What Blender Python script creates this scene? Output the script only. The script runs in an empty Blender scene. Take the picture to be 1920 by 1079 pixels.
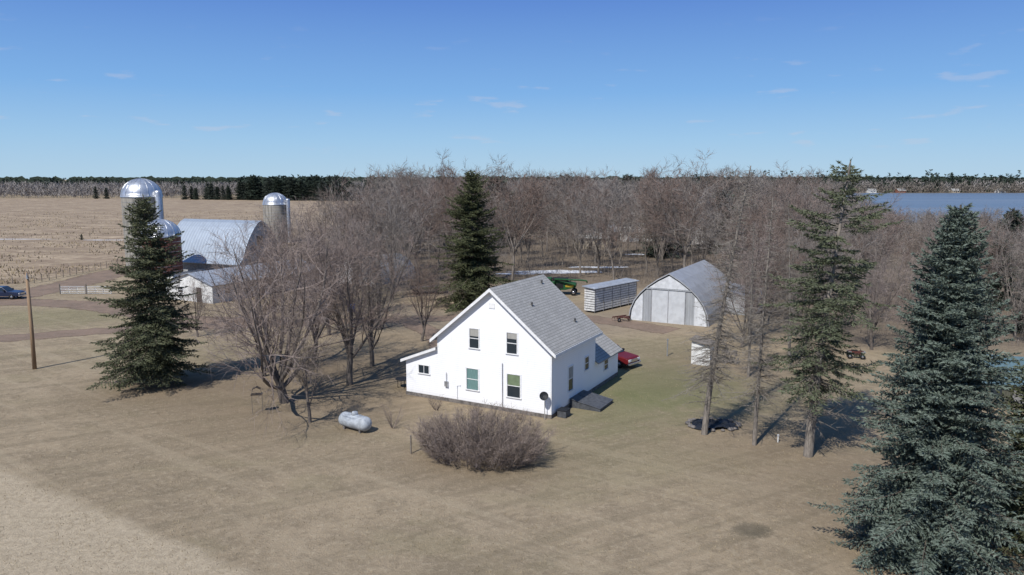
import bpy, math, random
from mathutils import Vector, Matrix, noise as mnoise
R=random.Random(7)
scene=bpy.context.scene
COL=scene.collection

# ------------------------------------------------------------------ helpers
class MB:
    def __init__(s): s.v=[];s.f=[];s.m=[]
    def face(s,pts,mi=0):
        n=len(s.v); s.v.extend(pts); s.f.append(tuple(range(n,n+len(pts)))); s.m.append(mi)
    def box(s,x0,x1,y0,y1,z0,z1,mi=0):
        n=len(s.v)
        s.v+=[(x0,y0,z0),(x1,y0,z0),(x1,y1,z0),(x0,y1,z0),(x0,y0,z1),(x1,y0,z1),(x1,y1,z1),(x0,y1,z1)]
        for q in ((0,3,2,1),(4,5,6,7),(0,1,5,4),(1,2,6,5),(2,3,7,6),(3,0,4,7)):
            s.f.append(tuple(n+i for i in q)); s.m.append(mi)
    def tube(s,pts,rads,k=6,mi=0,cap=False):
        n0=len(s.v)
        for i,p in enumerate(pts):
            a=pts[max(i-1,0)];b=pts[min(i+1,len(pts)-1)]
            d=(Vector(b)-Vector(a)).normalized()
            u=d.orthogonal().normalized() if abs(d.z)<.9 else Vector((1,0,0)).cross(d).normalized()
            w=d.cross(u)
            for j in range(k):
                t=2*math.pi*j/k
                q=Vector(p)+(u*math.cos(t)+w*math.sin(t))*rads[i]
                s.v.append(tuple(q))
        for i in range(len(pts)-1):
            for j in range(k):
                a=n0+i*k+j;b=n0+i*k+(j+1)%k
                s.f.append((a,b,b+k,a+k)); s.m.append(mi)
        if cap:
            s.f.append(tuple(n0+j for j in range(k))[::-1]);s.m.append(mi)
            e=n0+(len(pts)-1)*k
            s.f.append(tuple(e+j for j in range(k)));s.m.append(mi)
    def lathe(s,prof,k=32,cx=0,cy=0,mi=0):
        n0=len(s.v)
        for r,z in prof:
            for j in range(k):
                t=2*math.pi*j/k
                s.v.append((cx+r*math.cos(t),cy+r*math.sin(t),z))
        for i in range(len(prof)-1):
            for j in range(k):
                a=n0+i*k+j;b=n0+i*k+(j+1)%k
                s.f.append((a,b,b+k,a+k)); s.m.append(mi)
    def extr(s,prof,a0,a1,axis='y',mi=0,caps=True):
        n0=len(s.v);k=len(prof)
        for a in (a0,a1):
            for p,z in prof: s.v.append((p,a,z) if axis=='y' else (a,p,z))
        for j in range(k):
            b=(j+1)%k
            s.f.append((n0+j,n0+b,n0+k+b,n0+k+j));s.m.append(mi)
        if caps:
            s.f.append(tuple(n0+j for j in range(k))[::-1]);s.m.append(mi)
            s.f.append(tuple(n0+k+j for j in range(k)));s.m.append(mi)
    def mesh(s,name,mats,smooth=False):
        me=bpy.data.meshes.new(name); me.from_pydata(s.v,[],s.f)
        for m in mats: me.materials.append(m)
        if len(mats)>1: me.polygons.foreach_set('material_index',s.m)
        if smooth: me.polygons.foreach_set('use_smooth',[True]*len(s.f))
        me.update(); return me
def obj(name,data,parent=None,loc=(0,0,0),rz=0,sc=1,**kw):
    o=bpy.data.objects.new(name,data); COL.objects.link(o)
    if parent is not None: o.parent=parent
    o.location=loc; o.rotation_euler=(0,0,rz)
    o.scale=(sc,sc,sc) if not isinstance(sc,tuple) else sc
    for k,v in kw.items(): o[k]=v
    return o
def thing(name,loc,rz=0,label="",category="",group=None,sc=1):
    o=obj(name,None,None,loc,rz,sc); o['label']=label;o['category']=category
    if group:o['group']=group
    return o
def part(name,mb,mats,parent,smooth=False,loc=(0,0,0),rz=0,bev=0,**kw):
    if not isinstance(mats,(list,tuple)): mats=[mats]
    o=obj(name,mb.mesh(name,mats,smooth),parent,loc,rz,**kw)
    if bev:
        b=o.modifiers.new('b','BEVEL');b.width=bev;b.segments=2;b.limit_method='ANGLE'
    return o

# ------------------------------------------------------------------ materials
class NT:
    def __init__(s,nt): s.t=nt;s.n=nt.nodes;s.l=nt.links
    def new(s,t,**kw):
        n=s.n.new(t)
        for k,v in kw.items(): setattr(n,k,v)
        return n
    def put(s,sock,val):
        if isinstance(val,bpy.types.NodeSocket): s.l.new(val,sock)
        elif val is not None:
            if isinstance(val,(tuple,list)) and len(val)==3 and sock.type=='RGBA': val=(*val,1)
            sock.default_value=val
    def math(s,op,a,b=None,c=None,clamp=False):
        n=s.new('ShaderNodeMath',operation=op,use_clamp=clamp)
        s.put(n.inputs[0],a)
        if b is not None: s.put(n.inputs[1],b)
        if c is not None: s.put(n.inputs[2],c)
        return n.outputs[0]
    def mix(s,f,a,b,bt='MIX'):
        n=s.new('ShaderNodeMix',data_type='RGBA',blend_type=bt)
        s.put(n.inputs[0],f);s.put(n.inputs[6],a);s.put(n.inputs[7],b)
        return n.outputs[2]
    def noise(s,vec,scale,detail=4,rough=.55,dist=0):
        n=s.new('ShaderNodeTexNoise');n.inputs['Scale'].default_value=scale
        n.inputs['Detail'].default_value=detail;n.inputs['Roughness'].default_value=rough
        n.inputs['Distortion'].default_value=dist
        if vec is not None: s.l.new(vec,n.inputs['Vector'])
        return n.outputs[0]
    def sstep(s,v,a,b):
        n=s.new('ShaderNodeMapRange',interpolation_type='SMOOTHSTEP')
        s.put(n.inputs[0],v);n.inputs[1].default_value=a;n.inputs[2].default_value=b
        n.inputs[3].default_value=0;n.inputs[4].default_value=1
        return n.outputs[0]
    def scale(s,vec,v):
        n=s.new('ShaderNodeVectorMath',operation='MULTIPLY');s.l.new(vec,n.inputs[0]);n.inputs[1].default_value=v
        return n.outputs[0]
    def bump(s,h,strength,dist):
        n=s.new('ShaderNodeBump');n.inputs['Strength'].default_value=strength;n.inputs['Distance'].default_value=dist
        s.l.new(h,n.inputs['Height']);return n.outputs[0]
def newmat(name):
    m=bpy.data.materials.new(name);m.use_nodes=True
    t=NT(m.node_tree);b=m.node_tree.nodes['Principled BSDF']
    return m,t,b
def mat(name,col,rough=.7,metal=0,var=.25,scale=3,bump=0,bdist=.02,stretch=(1,1,1),col2=None,spec=.3,detail=5):
    m,t,b=newmat(name)
    tc=t.new('ShaderNodeTexCoord').outputs['Object']
    v=t.scale(tc,stretch)
    n=t.noise(v,scale,detail,.6)
    if col2 is None: col2=tuple(c*(1-var) for c in col)
    f=t.sstep(n,.35,.65)
    t.put(b.inputs['Base Color'],t.mix(f,col,col2))
    b.inputs['Roughness'].default_value=rough;b.inputs['Metallic'].default_value=metal
    b.inputs['Specular IOR Level'].default_value=spec
    if bump: t.put(b.inputs['Normal'],t.bump(n,bump,bdist))
    return m
def foliage(name,c1,c2,c3,trans=0.0):
    m,t,b=newmat(name)
    g=t.new('ShaderNodeNewGeometry')
    tc=t.new('ShaderNodeTexCoord').outputs['Object']
    n=t.noise(tc,.9,3)
    a=t.mix(t.sstep(n,.35,.65),c1,c2)
    col=t.mix(t.math('MULTIPLY',g.outputs['Random Per Island'],.7),a,c3)
    oi=t.new('ShaderNodeObjectInfo').outputs['Random']
    hs=t.new('ShaderNodeHueSaturation');t.put(hs.inputs['Color'],col)
    t.put(hs.inputs['Value'],t.math('MULTIPLY_ADD',oi,.5,.76))
    t.put(hs.inputs['Saturation'],t.math('MULTIPLY_ADD',oi,-.5,1.2))
    t.put(b.inputs['Base Color'],hs.outputs[0])
    b.inputs['Roughness'].default_value=.8;b.inputs['Specular IOR Level'].default_value=.15
    return m
def corrug(name,col,rough,metal,axis,period,var=.15,bs=.5,col2=None,rust=None):
    m,t,b=newmat(name)
    tc=t.new('ShaderNodeTexCoord').outputs['Object']
    sp=t.new('ShaderNodeSeparateXYZ');t.l.new(tc,sp.inputs[0])
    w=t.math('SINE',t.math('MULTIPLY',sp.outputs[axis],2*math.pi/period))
    n=t.noise(t.scale(tc,(1,1,.35)),1.2,5,.65)
    c=t.mix(t.sstep(n,.3,.7),col,col2 or tuple(x*(1-var) for x in col))
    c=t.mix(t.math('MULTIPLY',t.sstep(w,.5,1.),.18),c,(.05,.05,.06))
    if rust:
        n2=t.noise(tc,.8,6,.7); c=t.mix(t.sstep(n2,.55,.72),c,rust)
    t.put(b.inputs['Base Color'],c);b.inputs['Roughness'].default_value=rough;b.inputs['Metallic'].default_value=metal
    t.put(b.inputs['Normal'],t.bump(w,bs,.03))
    return m
def siding(name,col,period=.14,dark=.25):
    m,t,b=newmat(name)
    tc=t.new('ShaderNodeTexCoord').outputs['Object']
    sp=t.new('ShaderNodeSeparateXYZ');t.l.new(tc,sp.inputs[0])
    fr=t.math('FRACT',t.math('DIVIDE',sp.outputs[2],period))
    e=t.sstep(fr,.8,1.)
    n=t.noise(tc,.9,5,.6); n2=t.noise(t.scale(tc,(6,6,.6)),1.5,4)
    c=t.mix(t.math('MULTIPLY',t.sstep(n,.4,.75),.3),col,tuple(x*.9 for x in col))
    c=t.mix(t.math('MULTIPLY',t.sstep(n2,.55,.8),.18),c,(.5,.48,.42))
    low=t.math('SUBTRACT',1.,t.sstep(sp.outputs[2],.0,.7))
    c=t.mix(t.math('MULTIPLY',low,.3),c,(.42,.38,.31))
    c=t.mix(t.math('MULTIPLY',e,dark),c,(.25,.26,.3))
    t.put(b.inputs['Base Color'],c);b.inputs['Roughness'].default_value=.55
    t.put(b.inputs['Normal'],t.bump(fr,.3,.02))
    return m
def shingle(name,c1,c2,c3):
    m,t,b=newmat(name)
    tc=t.new('ShaderNodeTexCoord').outputs['Object']
    sp=t.new('ShaderNodeSeparateXYZ');t.l.new(tc,sp.inputs[0])
    cb=t.new('ShaderNodeCombineXYZ');t.l.new(sp.outputs[1],cb.inputs[0]);t.l.new(sp.outputs[2],cb.inputs[1])
    br=t.new('ShaderNodeTexBrick');t.l.new(cb.outputs[0],br.inputs['Vector'])
    br.inputs['Scale'].default_value=1;br.inputs['Brick Width'].default_value=.42;br.inputs['Row Height'].default_value=.15
    br.inputs['Mortar Size'].default_value=.014
    br.inputs['Color1'].default_value=(*c1,1);br.inputs['Color2'].default_value=(*c2,1);br.inputs['Mortar'].default_value=(*c3,1)
    n=t.noise(tc,.7,5,.65);n2=t.noise(tc,9,3)
    c=t.mix(t.math('MULTIPLY',t.sstep(n,.4,.7),.25),br.outputs[0],c3)
    c=t.mix(t.math('MULTIPLY',t.sstep(n2,.45,.65),.4),c,c3)
    t.put(b.inputs['Base Color'],c);b.inputs['Roughness'].default_value=.95
    b.inputs['Specular IOR Level'].default_value=.15
    t.put(b.inputs['Normal'],t.bump(br.outputs[1],.5,.01))
    return m
def glass(name,col=(.02,.03,.04)):
    m,t,b=newmat(name);b.inputs['Base Color'].default_value=(*col,1);b.inputs['Roughness'].default_value=.08
    b.inputs['Specular IOR Level'].default_value=.6
    return m

M_SIDE=siding('white_siding',(.89,.90,.92),.16,.28)
M_TRIM=mat('white_trim',(.8,.8,.8),.5,var=.12)
M_SHIN=shingle('grey_shingles',(.39,.38,.36),(.325,.318,.302),(.20,.195,.185))
M_GLASS=glass('window_glass')
M_TEAL=mat('teal_curtain',(.15,.26,.25),.8,var=.25,scale=6,stretch=(6,1,.4))
M_BLIND=mat('green_blind',(.17,.22,.13),.8,var=.2)
M_CURT=mat('cream_curtain',(.38,.37,.34),.9,var=.25,scale=6,stretch=(6,1,.4))
M_BARK=mat('tree_bark',(.165,.14,.122),.95,var=.5,scale=4,bump=.6,bdist=.05,stretch=(3,3,.6))
M_WBARK=mat('pale_woodland_bark',(.25,.218,.188),.95,var=.45,scale=2,bump=.5,bdist=.05,stretch=(2,2,.5))
M_BARK2=mat('conifer_bark',(.15,.12,.10),.95,var=.45,scale=4,bump=.5,bdist=.05,stretch=(3,3,.6))
M_PBARK=mat('pale_bark',(.25,.22,.19),.95,var=.4,scale=4,bump=.5,bdist=.04,stretch=(3,3,.6))
M_TW=foliage('grey_twigs',(.185,.158,.137),(.145,.124,.108),(.245,.213,.186))
M_TWR=foliage('reddish_twigs',(.20,.148,.124),(.157,.12,.102),(.245,.192,.165))
M_LAR=foliage('larch_twigs',(.20,.182,.155),(.165,.148,.128),(.255,.232,.20))
M_SPR=foliage('spruce_needles',(.080,.090,.046),(.048,.057,.032),(.14,.148,.083))
M_BLU=foliage('blue_spruce_needles',(.088,.120,.092),(.055,.080,.060),(.175,.21,.175))
M_PIN=foliage('pine_needles',(.078,.095,.046),(.052,.066,.034),(.13,.145,.075))
M_BUSH=foliage('bush_twigs',(.22,.172,.145),(.175,.135,.118),(.27,.225,.19))
M_FARB=foliage('distant_bare_canopy',(.185,.160,.142),(.152,.134,.122),(.23,.202,.182))  # slightly cooler than the nearer twigs: distance haze painted into the colour
M_FARP=foliage('distant_pine_canopy',(.045,.06,.045),(.035,.047,.038),(.065,.082,.06))  # bluish tint in the green stands in for haze
M_SHORE=foliage('shore_canopy',(.15,.125,.10),(.11,.10,.085),(.20,.165,.13))
M_TUFT=foliage('dry_grass_blades',(.36,.295,.195),(.25,.205,.135),(.43,.36,.25))
M_GALV=mat('galvanised_steel',(.55,.57,.6),.4,.75,var=.25,scale=2)
M_DOME=mat('dome_metal',(.60,.62,.65),.38,.7,var=.3,scale=.9,stretch=(1,1,.4))
M_CONC=mat('concrete_staves',(.33,.31,.27),.9,var=.45,scale=1.0,bump=.3,stretch=(2.2,2.2,.18))
M_TILE=mat('red_tile',(.20,.08,.055),.8,var=.45,scale=2.5,bump=.3)
M_METR=corrug('blue_grey_roof',(.35,.40,.46),.5,.3,0,.6,.12,.25)
M_METR2=corrug('grey_shed_roof',(.40,.43,.47),.55,.25,1,.5,.2,.3,rust=(.27,.25,.23))
M_TEALR=corrug('teal_metal_roof',(.12,.19,.21),.55,.2,0,.4,.15,.3)
M_QUON=corrug('galvanised_arch',(.45,.465,.49),.55,.35,1,.35,.2,.4,rust=(.29,.285,.285))
M_PANEL=corrug('grey_wall_panel',(.42,.44,.46),.6,.2,0,.3,.25,.5)
M_FRONT=mat('pale_front_panel',(.64,.66,.68),.65,.05,var=.22,scale=1.5)
M_DOORG=mat('pale_sliding_door',(.54,.56,.58),.6,.05,var=.15,scale=1.2)
M_WHITE=mat('weathered_white',(.72,.72,.70),.75,var=.25,scale=1.5)
M_SLAT=mat('white_slats',(.68,.68,.67),.8,var=.3,scale=3)
M_DARKW=mat('dark_wood',(.07,.055,.045),.9,var=.4)
M_GREYW=mat('grey_boards',(.25,.245,.235),.9,var=.35)
M_PALEW=mat('pale_grey_boards',(.40,.41,.42),.9,var=.35)
M_BROWNW=mat('brown_boards',(.10,.10,.075),.85,var=.4,stretch=(5,5,.5))
M_POLE=mat('tan_pole_wood',(.33,.225,.14),.85,var=.35,scale=2,stretch=(5,5,.3))
M_BLACK=mat('black_rubber',(.015,.015,.016),.7,var=.3)
M_VENT=mat('roof_vent_metal',(.09,.09,.09),.7,var=.3)
M_TARP=mat('black_tarp',(.022,.024,.028),.6,var=.4,bump=.5,scale=5)
M_GREYP=mat('grey_bulkhead',(.09,.095,.105),.6,var=.35,scale=4)
M_BLUEP=mat('blue_plastic',(.02,.06,.22),.4,var=.2)
M_GREEN=mat('green_machine_paint',(.015,.09,.03),.5,var=.35)
M_YEL=mat('yellow_paint',(.4,.29,.03),.5,var=.3)
M_MAR=mat('maroon_paint',(.13,.010,.012),.42,var=.15,spec=.35)
M_NAVY=mat('dark_blue_paint',(.015,.025,.06),.25,var=.1,spec=.5)
M_CHR=mat('chrome',(.6,.6,.62),.2,.9,var=.1)
M_TANK=mat('white_tank_paint',(.42,.45,.48),.5,var=.35,scale=2.2)
M_STONE=mat('field_stone',(.20,.18,.165),.9,var=.5,scale=3,bump=.4)
M_REDP=mat('faded_red_paint',(.11,.035,.028),.7,var=.4)
M_PVC=mat('white_pipe',(.62,.62,.6),.4,var=.1)
M_POST=mat('grey_post_wood',(.22,.19,.16),.9,var=.35)
M_ORANGE=mat('brick_red_wall',(.28,.13,.09),.85,var=.3)
M_TANW=mat('tan_wall',(.36,.31,.24),.8,var=.25)
M_LAMP=mat('lamp_glass',(.7,.7,.68),.15,var=.05)

# ground -----------------------------------------------------------
m,t,b=newmat('lawn_ground');M_GROUND=m
geo=t.new('ShaderNodeNewGeometry');P=geo.outputs['Position']
sp=t.new('ShaderNodeSeparateXYZ');t.l.new(P,sp.inputs[0]);X,Y=sp.outputs[0],sp.outputs[1]
nb=t.noise(P,.06,5,.6);nm=t.noise(P,.45,6,.65);nf=t.noise(P,2.6,7,.75);nff=t.noise(P,11,4,.75);nk=t.noise(P,1.1,5,.7,.5)
c=t.mix(t.sstep(nb,.38,.62),(.355,.280,.188),(.290,.230,.153))
c=t.mix(t.math('MULTIPLY',t.sstep(nm,.42,.62),.55),c,(.215,.170,.115))
c=t.mix(t.math('MULTIPLY',t.sstep(nk,.50,.66),.5),c,(.195,.155,.104))
c=t.mix(t.math('MULTIPLY',t.sstep(nf,.48,.64),.55),c,(.43,.352,.245))
ng=t.noise(t.scale(P,(1,1.6,1)),.13,5,.65)
c=t.mix(t.math('MULTIPLY',t.sstep(ng,.50,.66),.24),c,(.215,.192,.105))
sv=t.new('ShaderNodeVectorRotate',rotation_type='Z_AXIS');t.l.new(P,sv.inputs[0]);sv.inputs['Angle'].default_value=-.5
ns=t.noise(t.scale(sv.outputs[0],(.04,.9,1)),1.,4)
c=t.mix(t.math('MULTIPLY',t.sstep(ns,.48,.62),.40),c,(.20,.162,.107))
sv2=t.new('ShaderNodeVectorRotate',rotation_type='Z_AXIS');t.l.new(P,sv2.inputs[0]);sv2.inputs['Angle'].default_value=.62
ns2=t.noise(t.scale(sv2.outputs[0],(.03,.8,1)),1.,4)
c=t.mix(t.math('MULTIPLY',t.sstep(ns2,.54,.66),.32),c,(.41,.335,.23))
def blob(cx,cy,rx,ry,soft=.5,nz=None,amt=.8):
    dx=t.math('DIVIDE',t.math('SUBTRACT',X,cx),rx);dy=t.math('DIVIDE',t.math('SUBTRACT',Y,cy),ry)
    d=t.math('SQRT',t.math('ADD',t.math('POWER',dx,2.),t.math('POWER',dy,2.)))
    if nz is not None: d=t.math('MULTIPLY_ADD',t.math('SUBTRACT',nz,.5),amt*2,d)
    return t.math('SUBTRACT',1.,t.sstep(d,1-soft,1+soft))
for (cx,cy,rx,ry,am) in ((11.5,60,7,6.5,.66),(8,53,5,5,.45),(17,56,6,6,.28),(-30,72,14,5,.16),(-58,90,12,6,.34),(6,44,7,5,.18),(14,72,8,6,.22)):
    g=blob(cx,cy,rx,ry,.6,nm,1.1)
    c=t.mix(t.math('MULTIPLY',g,am),c,(.142,.155,.065))
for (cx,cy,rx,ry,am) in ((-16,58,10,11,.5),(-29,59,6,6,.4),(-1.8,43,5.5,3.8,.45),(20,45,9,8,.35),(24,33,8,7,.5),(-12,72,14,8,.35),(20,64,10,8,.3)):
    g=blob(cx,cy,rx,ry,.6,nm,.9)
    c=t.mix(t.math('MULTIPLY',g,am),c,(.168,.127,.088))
c=t.mix(t.math('MULTIPLY',blob(11.7,33.8,.95,.75,.35,nf,.6),.6),c,(.09,.08,.058))
g=blob(2,90,24,9,.5,nm,.9);c=t.mix(t.math('MULTIPLY',g,.6),c,(.25,.205,.155))
s1=t.math('ADD',t.math('MULTIPLY',t.math('ADD',X,30.2),-.527),t.math('MULTIPLY',t.math('SUBTRACT',Y,41.4),-.85))
s1=t.math('MULTIPLY_ADD',t.math('SUBTRACT',nm,.5),2.2,s1)
c=t.mix(t.math('MULTIPLY',t.sstep(s1,-.5,.5),.88),c,t.mix(t.sstep(nf,.4,.65),(.48,.395,.28),(.345,.28,.195)))
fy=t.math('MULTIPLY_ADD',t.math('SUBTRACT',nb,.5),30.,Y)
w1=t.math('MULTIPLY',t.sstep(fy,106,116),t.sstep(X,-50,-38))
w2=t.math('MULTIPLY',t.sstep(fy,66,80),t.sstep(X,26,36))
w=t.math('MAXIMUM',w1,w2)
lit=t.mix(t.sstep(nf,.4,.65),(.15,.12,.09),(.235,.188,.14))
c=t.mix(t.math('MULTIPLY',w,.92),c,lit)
c=t.mix(t.math('MULTIPLY',t.sstep(nff,.5,.68),.45),c,t.mix(.55,c,(.06,.048,.03)))
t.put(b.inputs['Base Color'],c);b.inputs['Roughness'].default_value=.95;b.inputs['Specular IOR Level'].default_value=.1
hh=t.math('ADD',t.math('MULTIPLY',nf,.6),t.math('MULTIPLY',nff,.5))
t.put(b.inputs['Normal'],t.bump(hh,.8,.18))

def sheetmat(name,c1,c2,c3,scale,ragged,stretch=(1,1,1),rough=.95,c4=None):
    m,t,b=newmat(name)
    geo=t.new('ShaderNodeNewGeometry');P=t.scale(geo.outputs['Position'],stretch)
    n1=t.noise(P,scale,6,.65);n2=t.noise(P,scale*8,6,.75);n3=t.noise(geo.outputs['Position'],.5,5,.6)
    c=t.mix(t.sstep(n1,.40,.60),c1,c2);c=t.mix(t.math('MULTIPLY',t.sstep(n2,.45,.65),.6),c,c3)
    if c4:
        n4=t.noise(P,scale*2.5,7,.72,.6);c=t.mix(t.math('MULTIPLY',t.sstep(n4,.45,.56),.75),c,c4)
        n5=t.noise(P,scale*9,6,.78);c=t.mix(t.math('MULTIPLY',t.sstep(n5,.48,.56),.7),c,c4)
    t.put(b.inputs['Base Color'],c);b.inputs['Roughness'].default_value=rough;b.inputs['Specular IOR Level'].default_value=.15
    t.put(b.inputs['Normal'],t.bump(n2,.6,.1))
    at=t.new('ShaderNodeAttribute',attribute_name='edge')
    e=t.math('MULTIPLY_ADD',t.math('SUBTRACT',n3,.5),ragged,at.outputs['Fac'])
    t.put(b.inputs['Alpha'],t.math('SUBTRACT',1.,t.sstep(e,.72,.95)))
    return m
M_ROAD=sheetmat('dirt_track',(.215,.155,.115),(.165,.122,.092),(.27,.21,.16),.35,.9)
M_FIELD=sheetmat('dry_field',(.40,.312,.21),(.31,.24,.16),(.46,.37,.26),.035,.5,(1,2.2,1),.95,(.205,.15,.105))
M_SNOW=sheetmat('old_snow',(.75,.77,.8),(.6,.63,.68),(.6,.6,.6),.8,2.0)

def setedge(me,vals):
    a=me.attributes.new('edge','FLOAT','POINT')
    for i,v in enumerate(vals): a.data[i].value=v
def strip(name,pts,w,z,mat_):
    P=[Vector((x,y,0)) for x,y in pts];Q=[]
    for i in range(len(P)-1):
        p0=P[max(i-1,0)];p1=P[i];p2=P[i+1];p3=P[min(i+2,len(P)-1)]
        for k in range(8):
            s_=k/8
            Q.append(.5*((2*p1)+(p2-p0)*s_+(2*p0-5*p1+4*p2-p3)*s_*s_+(3*p1-p0-3*p2+p3)*s_**3))
    Q.append(P[-1]);v=[];e=[];f=[]
    for i,q in enumerate(Q):
        d=(Q[min(i+1,len(Q)-1)]-Q[max(i-1,0)]).normalized();n=Vector((-d.y,d.x,0))
        for j,k in enumerate((-1,-.5,0,.5,1)):
            p=q+n*k*w*.5;v.append((p.x,p.y,z));e.append(abs(k))
    for i in range(len(Q)-1):
        for j in range(4):
            a=i*5+j;f.append((a,a+1,a+6,a+5))
    me=bpy.data.meshes.new(name);me.from_pydata(v,[],f);me.materials.append(mat_);setedge(me,e)
    return obj(name,me,kind='structure')
def blobsheet(name,poly,z,mat_,inner=.9,kind='structure'):
    cx=sum(p[0] for p in poly)/len(poly);cy=sum(p[1] for p in poly)/len(poly)
    v=[(cx,cy,z)];e=[0];n=len(poly)
    for r,ev in ((inner,0),(1.0,1)):
        for p in poly: v.append((cx+(p[0]-cx)*r,cy+(p[1]-cy)*r,z));e.append(ev)
    f=[(0,1+i,1+(i+1)%n) for i in range(n)]+[(1+i,1+n+i,1+n+(i+1)%n,1+(i+1)%n) for i in range(n)]
    me=bpy.data.meshes.new(name);me.from_pydata(v,[],f);me.materials.append(mat_);setedge(me,e)
    return obj(name,me,kind=kind)

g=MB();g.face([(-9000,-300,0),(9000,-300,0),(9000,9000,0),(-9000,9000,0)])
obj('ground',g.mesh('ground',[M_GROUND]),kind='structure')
blobsheet('dry_field',[(-80,118),(-76,150),(-62,165),(-52,225),(-84,400),(-122,630),(-900,630),(-900,118),(-300,112)],.004,M_FIELD,.985)
strip('dirt_road',[(-110,78),(-88,90),(-75,100),(-71.5,118),(-72,136),(-66,152),(-55,160)],9,.010,M_ROAD)
strip('driveway',[(-90,64),(-70,71),(-55,77),(-45,81.5),(-30,85),(-13,88),(6,90),(18,81)],4.6,.014,M_ROAD)
strip('barn_track',[(-72,101),(-60,99),(-50,94),(-40,88),(-30,86)],6,.018,M_ROAD)
strip('wheel_track',[(-13,88),(-8,78),(-6,70),(-2,67)],3.4,.022,M_ROAD)
rs=random.Random(3)
for (cx,cy,rx,ry) in ((9,134,9,2.6),(1,131,4,1.3),(17,141,6,1.4),(30,165,5,1.6),(-150,207,22,.9),(-112,204,8,.8)):
    blobsheet('snow_patch',[(cx+rx*math.cos(a*.524)*rs.uniform(.8,1.2),cy+ry*math.sin(a*.524)*rs.uniform(.7,1.2)) for a in range(12)],.026,M_SNOW,.6)
# lake
m,t,b=newmat('lake_water');M_LAKE=m
geo=t.new('ShaderNodeNewGeometry')
n=t.noise(t.scale(geo.outputs['Position'],(.15,.6,1)),1.,4,.6)
t.put(b.inputs['Base Color'],t.mix(t.sstep(t.noise(t.scale(geo.outputs['Position'],(.003,.02,1)),1.,3),.4,.6),(.12,.155,.19),(.155,.185,.215)))
b.inputs['Roughness'].default_value=.38
t.put(b.inputs['Normal'],t.bump(n,.5,.5))
g=MB();g.face([(x,y,.03) for x,y in [(110,290),(320,270),(900,235),(2200,300),(2200,860),(700,868),(480,858),(330,866),(245,850),(130,760),(105,600),(120,430),(98,330)]])
obj('lake_water',g.mesh('lake_water',[M_LAKE]),kind='structure')

# ------------------------------------------------------------------ trees
def rv(r): 
    return Vector((r.uniform(-1,1),r.uniform(-1,1),r.uniform(-1,1)))
def off(r,d,ang):
    u=d.orthogonal().normalized();w=d.cross(u);a=r.uniform(0,6.283)
    return (d*math.cos(ang)+(u*math.cos(a)+w*math.sin(a))*math.sin(ang)).normalized()
def tri(mb,p,d,L,w,r):
    s=d.cross(rv(r))
    if s.length<1e-4: s=Vector((1,0,0))
    s.normalize();s*=w
    n=len(mb.v);q=p+d*L
    mb.v+=[(p.x+s.x,p.y+s.y,p.z+s.z),(p.x-s.x,p.y-s.y,p.z-s.z),(q.x,q.y,q.z)]
    mb.f.append((n,n+1,n+2));mb.m.append(0)
def bare(seed,H,tr,stems=5,trunkf=.22,spread=.6,n2=10,n3=8,n4=7,tw=.016,lean=(0,0),up1=.13,amin=.12,lf=.6):
    r=random.Random(seed);T=MB();C=MB()
    def br(p,d,L,rad,lev):
        ns=(5,7,4,2)[lev];pts=[p];rr=[rad];ds=[d]
        up=(.05,up1,.10,.06)[lev];jit=(.10,.15,.24,.28)[lev]
        for i in range(ns):
            d=(d+rv(r)*jit+Vector((0,0,up))).normalized()
            p=p+d*(L/ns);pts.append(p);rr.append(rad*(1-.8*(i+1)/ns) if lev else rad*(1-.25*(i+1)/ns));ds.append(d)
        k=(9,6,4,3)[lev]
        if lev<2: T.tube(pts,rr,k)
        elif lev==2: C.tube(pts,rr,3)
        else:
            for i in range(ns): tri(C,pts[i],ds[i+1],L/ns*1.5,rr[i]*1.2,r)
        nc=(stems,n2,n3,n4)[lev]
        for i in range(nc):
            if lev==0: tt=r.uniform(.6,1.)
            else: tt=(i+r.uniform(.2,1.))/nc*.85+.15
            x=tt*ns;j=min(int(x),ns-1);q=pts[j].lerp(pts[j+1],x-j);rad2=rr[j]+(rr[j+1]-rr[j])*(x-j)
            if lev==0:
                a=r.uniform(amin,spread)
                az=6.283*(i+r.random()*.7)/nc
                dd=Vector((math.cos(az)*math.sin(a),math.sin(az)*math.sin(a),math.cos(a)))
                br(q,dd,H*(1-trunkf)*r.uniform(.74,1.03)/ (math.cos(a)*.35+.65),rad*r.uniform(lf-.1,lf+.08),1)
            elif lev==1:
                br(q,off(r,ds[j+1],r.uniform(.6,1.1)),L*r.uniform(.28,.48)*(1.15-.65*tt),max(rad2*.5,tw*1.3),2)
            elif lev==2:
                br(q,off(r,ds[j+1],r.uniform(.5,1.0)),max(L*r.uniform(.35,.55),.5),tw*1.4,3)
            else:
                tri(C,q,off(r,ds[j+1],r.uniform(.4,.9)),L*r.uniform(.5,.9),tw*.9,r)
    br(Vector((0,0,-.1)),Vector((lean[0],lean[1],1)).normalized(),H*trunkf,tr,0)
    return T,C
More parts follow.
